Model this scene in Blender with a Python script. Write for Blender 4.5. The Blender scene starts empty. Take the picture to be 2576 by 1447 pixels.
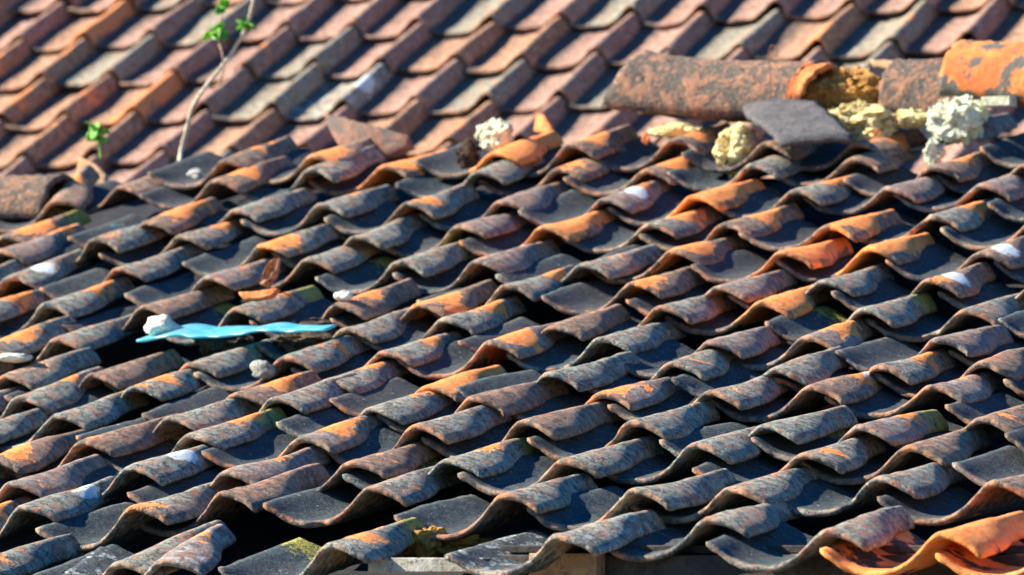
import bpy, math, random
import numpy as np
from mathutils import Vector, Matrix, Euler, noise as mnoise

S = 0.22                                   # metres per tile pitch across the slope
W, H = 2576.0, 1447.0                      # pixel frame the measurements below are written in
sc = bpy.context.scene
COL = sc.collection

# ------------------------------------------------------------------ camera
CAM = np.array([21.55597454569944, -37.36560097046583, -0.10082994616936058])
ROT = (1.6181312212003667, -0.001178311818644238, 0.4480962629393027)
FW = math.exp(1.7238257313240526)          # focal length / frame width
cd = bpy.data.cameras.new('camera'); cam = bpy.data.objects.new('camera', cd); COL.objects.link(cam)
cam.location = Vector(CAM * S); cam.rotation_euler = Euler(ROT, 'XYZ')
cd.sensor_width = 36.0; cd.lens = 36.0 * FW; cd.clip_start = 0.1; cd.clip_end = 2000
cd.dof.use_dof = True; cd.dof.focus_distance = 9.9; cd.dof.aperture_fstop = 7.5
sc.camera = cam
# ------------------------------------------------------------------ light
SUN = Vector((-0.81, -0.28, 0.59)).normalized()
el = math.asin(SUN.z); az = math.atan2(SUN.x, SUN.y)
wd = bpy.data.worlds.new('World'); sc.world = wd; wd.use_nodes = True
wn = wd.node_tree.nodes; wl = wd.node_tree.links; wn.clear()
sky = wn.new('ShaderNodeTexSky'); sky.sky_type = 'NISHITA'; sky.sun_disc = False
sky.sun_elevation = el; sky.sun_rotation = az; sky.air_density = 1.3; sky.dust_density = 0.0; sky.altitude = 3000; sky.ozone_density = 9.0
bg = wn.new('ShaderNodeBackground'); bg.inputs[1].default_value = 0.085
wo = wn.new('ShaderNodeOutputWorld'); hs = wn.new('ShaderNodeHueSaturation'); hs.inputs['Saturation'].default_value = 1.25; wl.new(sky.outputs[0], hs.inputs['Color']); wl.new(hs.outputs[0], bg.inputs[0]); wl.new(bg.outputs[0], wo.inputs[0])
sd = bpy.data.lights.new('sun', 'SUN'); sd.energy = 5.0; sd.angle = math.radians(0.5); sd.color = (1.0, 0.93, 0.82)
so = bpy.data.objects.new('sun', sd); COL.objects.link(so); so.rotation_euler = SUN.to_track_quat('Z', 'Y').to_euler()
so.location = (0, 0, 20)
sc.view_settings.view_transform = 'Standard'; sc.view_settings.look = 'None'
sc.view_settings.gamma = 1.0; sc.view_settings.use_curve_mapping = False
sc.view_settings.exposure = 1.62

# ------------------------------------------------------------------ projection helpers (all in pitch units)
R3 = np.array(Euler(ROT, 'XYZ').to_matrix())
def project(P):
    q = (np.asarray(P, float) - CAM) @ R3
    f = FW * W
    return W / 2 + f * q[..., 0] / -q[..., 2], H / 2 - f * q[..., 1] / -q[..., 2]
def ray(px, py):
    d = np.array([(px - W / 2) / (FW * W), -(py - H / 2) / (FW * W), -1.0])
    return R3 @ d
RAT = math.exp(0.22366220030295572)        # exposed length of a tile / pitch
TH = math.radians(14.0)
UP = np.array([0, math.cos(TH), math.sin(TH)]); NR = np.array([0, -math.sin(TH), math.cos(TH)]); XX = np.array([1.0, 0, 0])
K = [0.036678807204452345, -0.1988694695665541, -0.31561454616825024, 0.07667872462176964]
def sag(c, j): return K[0]*(c-6)**2/36 + K[1]*(j-1)**2/36 + K[2]*(c-6)*(j-1)/36
def near_pt(c, j, n=0.0):
    return XX * (j + K[3]*(c-6)/6) + UP * (c*RAT) + NR * (sag(c, j) + n)
def near_slopes(c, j):
    dc = (2*K[0]*(c-6) + K[2]*(j-1)) / 36; dj = (2*K[1]*(j-1) + K[2]*(c-6)) / 36
    return dc / RAT, dj
FA = [-16.63681819652103, 26.601578773338026, 5.816804929763131, 0.511622162435264]
FUP = np.array([0, math.cos(FA[3]), math.sin(FA[3])]); FNR = np.array([0, -math.sin(FA[3]), math.cos(FA[3])])
FO = np.array(FA[:3])
def far_pt(c, j, n=0.0): return FO + XX * j + FUP * (c*RAT) + FNR * n
def hit(px, py, P0, N):
    d = ray(px, py); t = np.dot(np.asarray(P0) - CAM, N) / np.dot(d, N)
    return CAM + d * t
def at_near(px, py, n=0.0, c0=6, j0=0):
    """point where the line of sight meets the near slope raised by n"""
    c, j = c0, j0
    for _ in range(6):
        P = hit(px, py, near_pt(c, j, n), NR); c = float(P @ UP) / RAT; j = float(P[0]) - K[3]*(c-6)/6
    return P, c, j
def at_y(px, py, Y): return hit(px, py, (0, Y, 0), np.array([0, 1.0, 0]))
YR = float(near_pt(13.7, 0)[1])

# ------------------------------------------------------------------ node helpers
class NT:
    def __init__(s, name):
        s.m = bpy.data.materials.new(name); s.m.use_nodes = True
        s.t = s.m.node_tree; s.t.nodes.clear()
        s.out = s.t.nodes.new('ShaderNodeOutputMaterial'); s.b = s.t.nodes.new('ShaderNodeBsdfPrincipled')
        s.t.links.new(s.b.outputs[0], s.out.inputs[0])
    def put(s, sock, v):
        if hasattr(v, 'links') or hasattr(v, 'is_linked'): s.t.links.new(v, sock)
        elif isinstance(v, (tuple, list)): sock.default_value = (*v, 1.0) if len(v) == 3 and sock.type == 'RGBA' else v
        else: sock.default_value = v
    def math(s, op, a, b=0.0, c=0.0, clamp=False):
        n = s.t.nodes.new('ShaderNodeMath'); n.operation = op; n.use_clamp = clamp
        s.put(n.inputs[0], a); s.put(n.inputs[1], b); s.put(n.inputs[2], c); return n.outputs[0]
    def mix(s, f, a, b, mode='MIX'):
        n = s.t.nodes.new('ShaderNodeMix'); n.data_type = 'RGBA'; n.blend_type = mode
        s.put(n.inputs['Factor'], f); s.put(n.inputs[6], a); s.put(n.inputs[7], b); return n.outputs[2]
    def noise(s, vec, scale, detail=5, rough=0.6, dist=0.0):
        n = s.t.nodes.new('ShaderNodeTexNoise'); s.put(n.inputs['Vector'], vec)
        n.inputs['Scale'].default_value = scale; n.inputs['Detail'].default_value = detail
        n.inputs['Roughness'].default_value = rough; n.inputs['Distortion'].default_value = dist; return n.outputs[0]
    def step(s, v, a, b):
        n = s.t.nodes.new('ShaderNodeMapRange'); n.interpolation_type = 'SMOOTHSTEP'
        s.put(n.inputs[0], v); n.inputs[1].default_value = a; n.inputs[2].default_value = b; return n.outputs[0]
    def attr(s, name):
        n = s.t.nodes.new('ShaderNodeAttribute'); n.attribute_type = 'OBJECT'; n.attribute_name = name; return n.outputs['Fac']
    def coord(s, spread=37.0):
        tc = s.t.nodes.new('ShaderNodeTexCoord'); oi = s.t.nodes.new('ShaderNodeObjectInfo')
        r = s.math('MULTIPLY', oi.outputs['Random'], spread)
        a = s.t.nodes.new('ShaderNodeVectorMath'); a.operation = 'ADD'
        c = s.t.nodes.new('ShaderNodeCombineXYZ'); s.put(c.inputs[0], r); s.put(c.inputs[1], s.math('MULTIPLY', r, 1.7)); s.put(c.inputs[2], s.math('MULTIPLY', r, .6))
        s.t.links.new(tc.outputs['Object'], a.inputs[0]); s.t.links.new(c.outputs[0], a.inputs[1]); return a.outputs[0]
    def uv(s):
        tc = s.t.nodes.new('ShaderNodeTexCoord'); sp = s.t.nodes.new('ShaderNodeSeparateXYZ')
        s.t.links.new(tc.outputs['UV'], sp.inputs[0]); return sp.outputs[0], sp.outputs[1]
    def bump(s, h, dist, strength=1.0, normal=None):
        n = s.t.nodes.new('ShaderNodeBump'); n.inputs['Strength'].default_value = strength; n.inputs['Distance'].default_value = dist
        s.put(n.inputs['Height'], h)
        if normal is not None: s.put(n.inputs['Normal'], normal)
        return n.outputs[0]

def tile_material(name, far=False):
    k = NT(name); v = k.coord(); u, w = k.uv()
    big = k.noise(v, 11, 5, .58, .5); mid = k.noise(v, 55, 5, .65); fine = k.noise(v, 190, 4, .7); med = k.noise(v, 100, 3, .6)
    tb, tp = k.attr('tone_b'), k.attr('tone_p'); oa, op = k.attr('orange'), k.attr('orange_at')
    wh, wp, ms, ed, li = k.attr('white'), k.attr('white_at'), k.attr('moss'), k.attr('edge'), k.attr('lichen')
    if not far:
        gcol = k.mix(k.step(mid, .38, .64), (.042, .058, .052), (.275, .305, .235))
        gcol = k.mix(k.step(fine, .46, .74), gcol, (.48, .46, .36))
        bcol = k.mix(k.step(mid, .34, .66), (.080, .060, .048), (.34, .215, .135))
        bcol = k.mix(k.step(fine, .50, .78), bcol, (.30, .22, .14))
        pcol = k.mix(k.step(mid, .34, .68), (.11, .090, .080), (.34, .265, .215))
        pcol = k.mix(k.step(fine, .52, .78), pcol, (.27, .22, .19))
    else:
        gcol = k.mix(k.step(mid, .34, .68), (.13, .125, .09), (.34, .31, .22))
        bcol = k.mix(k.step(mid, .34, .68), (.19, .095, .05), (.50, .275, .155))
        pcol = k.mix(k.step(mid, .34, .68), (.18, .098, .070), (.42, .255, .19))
    base = k.mix(tb, gcol, bcol); base = k.mix(tp, base, pcol)
    # reddish-brown worn blotches every tile carries a little of
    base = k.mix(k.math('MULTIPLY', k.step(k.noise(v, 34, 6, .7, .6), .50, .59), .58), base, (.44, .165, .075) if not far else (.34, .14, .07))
    if not far: base = k.mix(k.math('MULTIPLY', k.step(k.noise(v, 125, 5, .75), .54, .60), .55), base, (.46, .27, .14))
    # bluish shade of the channel painted into the base colour, with gritty noise
    channel_shade = k.math('MULTIPLY', k.step(k.math('ADD', u, k.math('MULTIPLY', k.math('SUBTRACT', mid, .5), .35)), .56, .42), k.step(k.math('ADD', w, k.math('MULTIPLY', big, .25)), .09, .17))
    if far: base = k.mix(k.math('MULTIPLY', k.step(k.math('ADD', u, k.math('MULTIPLY', k.math('SUBTRACT', mid, .5), .12)), .26, .14), .75), base, (.03, .035, .035))  # shadow groove beside each far roll, darkened in the colour
    if not far: base = k.mix(k.math('MULTIPLY', channel_shade, .88), base, k.mix(k.step(fine, .40, .60), (.009, .022, .030), k.mix(k.step(mid, .45, .65), (.022, .050, .062), (.06, .07, .06))))
    # bright terracotta where the crust has flaked away
    mp = k.t.nodes.new('ShaderNodeMapping'); mp.inputs['Scale'].default_value = (1, .16, 1); k.t.links.new(v, mp.inputs[0])
    strk = k.noise(mp.outputs[0], 95, 4, .6)
    base = k.mix(k.math('MULTIPLY', k.step(strk, .50, .68), .32), base, (.035, .034, .030) if not far else (.16, .10, .07))
    dv = k.math('DIVIDE', k.math('SUBTRACT', w, op), .27); fall = k.math('EXPONENT', k.math('MULTIPLY', k.math('MULTIPLY', dv, dv), -1.0))
    du = k.math('DIVIDE', k.math('SUBTRACT', u, .70), .30); fu = k.math('EXPONENT', k.math('MULTIPLY', k.math('MULTIPLY', du, du), -1.0))
    crust = k.math('ADD', k.math('ADD', k.math('MULTIPLY', big, 1.05), k.math('MULTIPLY', mid, .20)), k.math('MULTIPLY', fine, .07))
    full = k.step(oa, .74, 1.0)
    amt = k.math('MULTIPLY', oa, k.math('MAXIMUM', k.math('MULTIPLY', k.math('MAXIMUM', fall, full), fu), k.attr('allover')))
    m = k.math('ADD', crust, k.math('MULTIPLY', amt, .78))
    om = k.step(m, .885 if not far else .92, .925 if not far else .97)
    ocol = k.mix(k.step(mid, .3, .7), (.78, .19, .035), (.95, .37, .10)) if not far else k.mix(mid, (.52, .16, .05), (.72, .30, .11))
    ocol = k.mix(k.math('MULTIPLY', k.step(mid, .52, .66), .30), ocol, (.36, .12, .05))
    base = k.mix(om, base, ocol)
    # broken front rim shows fired clay
    rim = k.math('MULTIPLY', k.step(w, .045, .0), k.step(k.math('ADD', mid, k.math('MULTIPLY', ed, .22)), .52, .64))
    rcol = k.mix(k.step(mid, .44, .56), (.13, .10, .07), k.mix(k.step(big, .4, .6), (.34, .22, .12), (.50, .17, .06)))
    base = k.mix(k.math('MULTIPLY', rim, .7), base, rcol)
    # yellow-green moss near the overlapped upper end
    mo = k.math('MULTIPLY', k.step(k.math('ADD', w, k.math('MULTIPLY', k.math('SUBTRACT', mid, .5), .9)), .74, .80), ms); mo = k.math('MULTIPLY', mo, k.step(fine, .40, .52))
    base = k.mix(mo, base, k.mix(fine, (.16, .15, .01), (.50, .42, .06)))
    # one pale lichen crust / whitewash splash
    ex = k.math('DIVIDE', k.math('SUBTRACT', u, .82), .13); ey = k.math('DIVIDE', k.math('SUBTRACT', w, wp), .15)
    dd = k.math('ADD', k.math('ADD', k.math('MULTIPLY', ex, ex), k.math('MULTIPLY', ey, ey)), k.math('ADD', k.math('MULTIPLY', k.math('SUBTRACT', big, .5), 1.6), k.math('MULTIPLY', k.math('SUBTRACT', mid, .5), 3.0)))
    base = k.mix(k.math('MULTIPLY', k.step(dd, 1.0, .6), wh), base, k.mix(fine, (.52, .54, .46), (.84, .86, .76)))
    # small pale flecks
    sp = k.step(k.noise(v, 70, 3, .55), .70 , .735); base = k.mix(k.math('MULTIPLY', sp, .7), base, (.50, .49, .40))
    sl = k.math('MULTIPLY', k.step(k.noise(v, 45, 5, .75), .52, .60), li); base = k.mix(sl, base, (.50, .52, .46))
    k.put(k.b.inputs['Base Color'], base); k.b.inputs['Roughness'].default_value = .88
    k.b.inputs['Specular IOR Level'].default_value = .25
    hgt = k.math('ADD', k.math('ADD', k.math('MULTIPLY', mid, .6), k.math('MULTIPLY', fine, .35)), k.math('MULTIPLY', om, -.25))
    k.put(k.b.inputs['Normal'], k.bump(hgt, .006 if not far else .004, .9))
    return k.m
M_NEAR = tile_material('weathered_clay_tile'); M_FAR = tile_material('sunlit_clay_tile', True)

def mottled(name, cols, s1=18, s2=90, lo=.38, hi=.62, rough=.9, bump=.006, spot=None):
    k = NT(name); v = k.coord()
    a = k.noise(v, s1, 6, .65, .5); b = k.noise(v, s2, 4, .7)
    c = k.mix(k.step(a, lo, hi), cols[0], cols[1])
    if len(cols) > 2: c = k.mix(k.step(b, .52, .66), c, cols[2])
    if spot: c = k.mix(k.step(k.noise(v, s1*1.4, 6, .7), spot[0], spot[0]+.04), c, spot[1])
    k.put(k.b.inputs['Base Color'], c); k.b.inputs['Roughness'].default_value = rough
    k.b.inputs['Specular IOR Level'].default_value = .25
    k.put(k.b.inputs['Normal'], k.bump(k.math('ADD', a, k.math('MULTIPLY', b, .5)), bump, .9))
    return k.m
M_CAPGREY = mottled('ridge_cap_mottled', [(.10, .085, .065), (.30, .15, .085), (.44, .21, .11)], 26, 100, .47, .60, bump=.012, spot=(.60, (.035, .033, .028)))
M_CAPDARK = mottled('ridge_cap_charcoal', [(.055, .058, .06), (.10, .095, .09), (.17, .11, .08)], 30, 130)
M_CAPORANGE = mottled('ridge_cap_orange', [(.62, .15, .04), (.74, .25, .06), (.50, .12, .04)], 12, 60, spot=(.50, (.12, .11, .085)))
M_ORANGE = mottled('raw_terracotta', [(.58, .15, .04), (.78, .27, .08), (.40, .12, .05)], 20, 80)
M_TAN = mottled('sandy_clay', [(.36, .20, .10), (.48, .29, .14), (.22, .13, .08)], 24, 90)
M_SHARD = mottled('shard_clay', [(.10, .085, .07), (.26, .13, .08), (.17, .06, .035)], 14, 60)
M_MORTAR = mottled('yellow_mortar', [(.38, .24, .06), (.76, .62, .26), (.82, .75, .46)], 22, 110, .36, .54, bump=.012)
M_MORTARPALE = mottled('pale_mortar', [(.36, .35, .20), (.68, .68, .44), (.78, .78, .60)], 26, 110, .35, .55, bump=.012)
M_SOIL = mottled('ochre_soil', [(.30, .12, .02), (.52, .24, .04), (.72, .52, .20)], 26, 120, bump=.012)
M_DIRT = mottled('dark_litter', [(.03, .022, .014), (.13, .08, .04), (.28, .19, .10)], 60, 160, bump=.03)
M_STONE = mottled('grey_stone', [(.22, .22, .18), (.36, .36, .29), (.12, .12, .10)], 50, 160, bump=.01)
M_WHITE = mottled('white_plaster', [(.62, .58, .44), (.85, .83, .72), (.5, .45, .3)], 40, 120, bump=.01)
M_FOAM = mottled('ochre_foam', [(.42, .19, .03), (.66, .34, .07), (.30, .13, .02)], 45, 140, bump=.02)
M_WOOD = mottled('weathered_wood', [(.30, .27, .20), (.46, .43, .34), (.12, .10, .07)], 14, 90, bump=.004)
M_DARKWOOD = mottled('old_dark_wood', [(.045, .036, .028), (.085, .066, .048), (.03, .025, .02)], 14, 80, bump=.004)
M_DECK = mottled('black_underlay', [(.012, .012, .014), (.022, .02, .02)], 14, 80)
M_WALL = mottled('rendered_wall', [(.25, .22, .18), (.34, .30, .25)], 3, 30)
M_GROUND = mottled('bare_earth', [(.10, .08, .05), (.16, .13, .08)], 1.5, 12)
M_STEM = mottled('dry_stem', [(.50, .42, .28), (.68, .60, .44), (.30, .22, .12)], 60, 200, bump=.002)
M_TWIG = mottled('thin_twig', [(.36, .20, .10), (.46, .30, .17)], 60, 200, bump=.001)
M_RUST = mottled('rusty_wire', [(.20, .08, .04), (.34, .14, .06)], 60, 200, bump=.001)
def leaf_mat():
    k = NT('young_leaf'); v = k.coord(); a = k.noise(v, 60, 3, .6)
    k.put(k.b.inputs['Base Color'], k.mix(k.step(a, .35, .65), (.06, .30, .03), (.26, .55, .04)))
    k.b.inputs['Roughness'].default_value = .5
    tr = k.t.nodes.new('ShaderNodeBsdfTranslucent'); tr.inputs[0].default_value = (.25, .6, .05, 1)
    mx = k.t.nodes.new('ShaderNodeMixShader'); mx.inputs[0].default_value = .35
    k.t.links.new(k.b.outputs[0], mx.inputs[1]); k.t.links.new(tr.outputs[0], mx.inputs[2]); k.t.links.new(mx.outputs[0], k.out.inputs[0])
    return k.m
M_LEAF = leaf_mat()
def cyan_mat():
    k = NT('cyan_plastic'); v = k.coord(); a = k.noise(v, 30, 5, .7); b = k.noise(v, 120, 3, .7)
    c = k.mix(k.step(a, .4, .65), (.09, .52, .60), (.26, .70, .74))
    c = k.mix(k.math('MULTIPLY', k.step(b, .52, .62), .55), c, (.10, .15, .14)); c = k.mix(k.math('MULTIPLY', k.step(k.noise(v, 9, 6, .7), .5, .6), .5), c, (.30, .36, .30))
    k.put(k.b.inputs['Base Color'], c); k.b.inputs['Roughness'].default_value = .35
    k.put(k.b.inputs['Normal'], k.bump(a, .002, .5))
    tr = k.t.nodes.new('ShaderNodeBsdfTranslucent'); tr.inputs[0].default_value = (.1, .65, .75, 1)
    mx = k.t.nodes.new('ShaderNodeMixShader'); mx.inputs[0].default_value = .35
    k.t.links.new(k.b.outputs[0], mx.inputs[1]); k.t.links.new(tr.outputs[0], mx.inputs[2]); k.t.links.new(mx.outputs[0], k.out.inputs[0])
    return k.m
M_CYAN = cyan_mat()
def leafdry_mat():
    k = NT('copper_dry_leaf'); v = k.coord(); a = k.noise(v, 60, 4, .6)
    k.put(k.b.inputs['Base Color'], k.mix(k.step(a, .35, .65), (.26, .07, .02), (.60, .25, .10)))
    k.b.inputs['Roughness'].default_value = .35; k.put(k.b.inputs['Normal'], k.bump(a, .002, .7)); return k.m
M_DRYLEAF = leafdry_mat()
M_TEAL = mottled('faded_teal_plastic', [(.03, .20, .24), (.06, .30, .36)], 30, 90)

# ------------------------------------------------------------------ object helpers
def link(name, verts, faces, mat, parent=None, uvs=None, smooth=True):
    me = bpy.data.meshes.new(name); me.from_pydata([tuple(map(float, v)) for v in verts], [], faces)
    if smooth: me.polygons.foreach_set('use_smooth', [True] * len(me.polygons))
    if uvs is not None:
        ul = me.uv_layers.new(name='UVMap'); li = np.empty(len(me.loops), int); me.loops.foreach_get('vertex_index', li)
        ul.data.foreach_set('uv', np.asarray(uvs, float)[li].ravel())
    me.materials.append(mat); me.update()
    o = bpy.data.objects.new(name, me); COL.objects.link(o)
    if parent: o.parent = parent
    return o
def tag(o, label=None, cat=None, group=None, kind=None):
    if label: o['label'] = label
    if cat: o['category'] = cat
    if group: o['group'] = group
    if kind: o['kind'] = kind
    return o
def place(o, P, ax, ay, az_):
    m = Matrix((tuple(ax), tuple(ay), tuple(az_))).transposed().to_4x4(); m.translation = Vector(np.asarray(P) * S); o.matrix_world = m

# ------------------------------------------------------------------ the S-shaped tile
PX = np.array([-.15, -.04, .08, .19, .30, .43, .54, .62, .69, .74, .79, .84, .91, .98, 1.05, 1.12])
PZ = np.array([.165, .118, .052, .010, .0, .010, .052, .112, .180, .232, .264, .270, .256, .228, .190, .142])
TT = .056; TL = RAT * 1.24; CRX = .835; CRZ = .262 + TT
PXF = np.array([-.08, .00, .10, .22, .34, .44, .53, .60, .67, .73, .79, .845, .895, .94, .975, 1.0])
PZF = np.array([.050, .028, .010, .002, .002, .010, .028, .062, .112, .168, .216, .246, .246, .204, .130, .036])
_t = np.linspace(0, 1, 37)
def smoothprof(rng, far):
    xs = np.interp(_t, np.linspace(0, 1, 16), PXF if far else PX); zs = np.interp(_t, np.linspace(0, 1, 16), PZF if far else PZ)
    for _ in range(2):
        zs[1:-1] = .25*zs[:-2] + .5*zs[1:-1] + .25*zs[2:]; xs[1:-1] = .25*xs[:-2] + .5*xs[1:-1] + .25*xs[2:]
    k = 1 + rng.uniform(-.10, .10)
    return xs, zs * k
def wav(rng, n, amp, f0, f1):
    ph = rng.uniform(0, 6.28, n); fx = rng.uniform(f0, f1, n) * rng.choice([-1, 1], n); fy = rng.uniform(f0, f1, n); a = rng.uniform(.4, 1, n) * amp
    return lambda x, y: sum(a[i] * np.sin(fx[i]*x + fy[i]*y + ph[i]) for i in range(n))
def tile_mesh(seed, chip=.5, length=TL, far=False):
    rng = np.random.default_rng(seed); xs, zs = smoothprof(rng, far)
    nv = 16; vs = np.concatenate([[0, .012, .03], np.linspace(.08, .97, nv - 5), [.985, 1]]) * length
    nu = len(xs); w1 = wav(rng, 4, .006, 1.5, 5); w2 = wav(rng, 6, .0016, 14, 40); we = wav(rng, 5, .007, 5, 26); wc = wav(rng, 3, .5, 2.5, 6)
    X, V = np.meshgrid(xs, vs); Z = np.tile(zs, (nv, 1))
    cs = np.clip((V/length - .22)/.62, 0, 1); cs = cs*cs*(3-2*cs); X = np.where(X > .84, .84 + (X-.84)*(1 - (.15 if far else .66)*cs), X)   # shoulder cut at the upper right corner
    if not far:
        c0 = np.clip(1 - V/(.45*length), 0, 1); c0 = c0*c0*(3-2*c0); X = np.where(X < .08, .08 + (X-.08)*(1 - .3*c0), X)   # and at the lower left one
    fe = np.clip(1 - V / (.22*length), 0, 1)
    ec = we(X, X*0) + .004*np.sin(X*70 + seed)
    ch = np.clip(wc(X*2, X*0) - .75, 0, 1) * .10 * chip
    V2 = V + fe * (ec + ch)
    cr = rng.uniform(0, .03) * (rng.random() < .5)
    V2 = V2 + fe * cr * np.clip(X - .9, 0, 1) * 6 * .6
    tw = rng.uniform(-.02, .02)
    Z = Z + w1(X, V) + w2(X, V) + tw * (X - .5) * (V/length - .3) + rng.uniform(-.012, .018) * (V/length)**2
    g = np.ones_like(Z); g[0] = .55; g[-1] = .55; g[1] = .86; g[2] = 1; g[:, 0] = .5; g[:, -1] = .5; g[:, 1] = .9; g[:, -2] = .9
    top = np.stack([X - CRX, V2, Z + TT/2 + TT/2*g + .003*w2(X*2.1, V*2.3)/.003*.3], -1); bot = np.stack([X - CRX, V2 + .0, Z + TT/2 - TT/2*g], -1)
    top[..., 2] -= CRZ; bot[..., 2] -= CRZ
    verts = np.concatenate([top.reshape(-1, 3), bot.reshape(-1, 3)]) * S
    N = nv*nu; F = []
    for i in range(nv-1):
        for k in range(nu-1):
            a = i*nu+k; b = a+1; c = a+nu+1; d = a+nu
            F.append((a, b, c, d)); F.append((N+a, N+d, N+c, N+b))
    for k in range(nu-1):
        F.append((k, N+k, N+k+1, k+1)); a = (nv-1)*nu+k; F.append((a, a+1, N+a+1, N+a))
    for i in range(nv-1):
        a = i*nu; F.append((a, a+nu, N+a+nu, N+a)); a = i*nu+nu-1; F.append((a, N+a, N+a+nu, a+nu))
    U = np.stack([np.tile(_t, (nv, 1)), V / length], -1).reshape(-1, 2); U = np.concatenate([U, U])
    return verts, F, U
def make_tile(seed, mat, look, name='clay_tile', chip=.5, length=TL):
    v, F, U = tile_mesh(seed, chip, length, mat is M_FAR); o = link(name, v, F, mat, uvs=U)
    for k_, x in look.items(): o[k_] = float(x)
    return o
def frame(sv, su, up, nr, tilt, yaw, roll):
    """axes of a tile lying on a slope with local rise sv up the slope and su across it"""
    ay = up + nr * (sv - tilt); ay = ay / np.linalg.norm(ay)
    ax = XX + nr * (su + roll); ax = ax - ay * np.dot(ax, ay); ax /= np.linalg.norm(ax)
    az_ = np.cross(ax, ay)
    ax2 = ax*math.cos(yaw) + ay*math.sin(yaw); ay2 = ay*math.cos(yaw) - ax*math.sin(yaw)
    return ax2, ay2, az_

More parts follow.
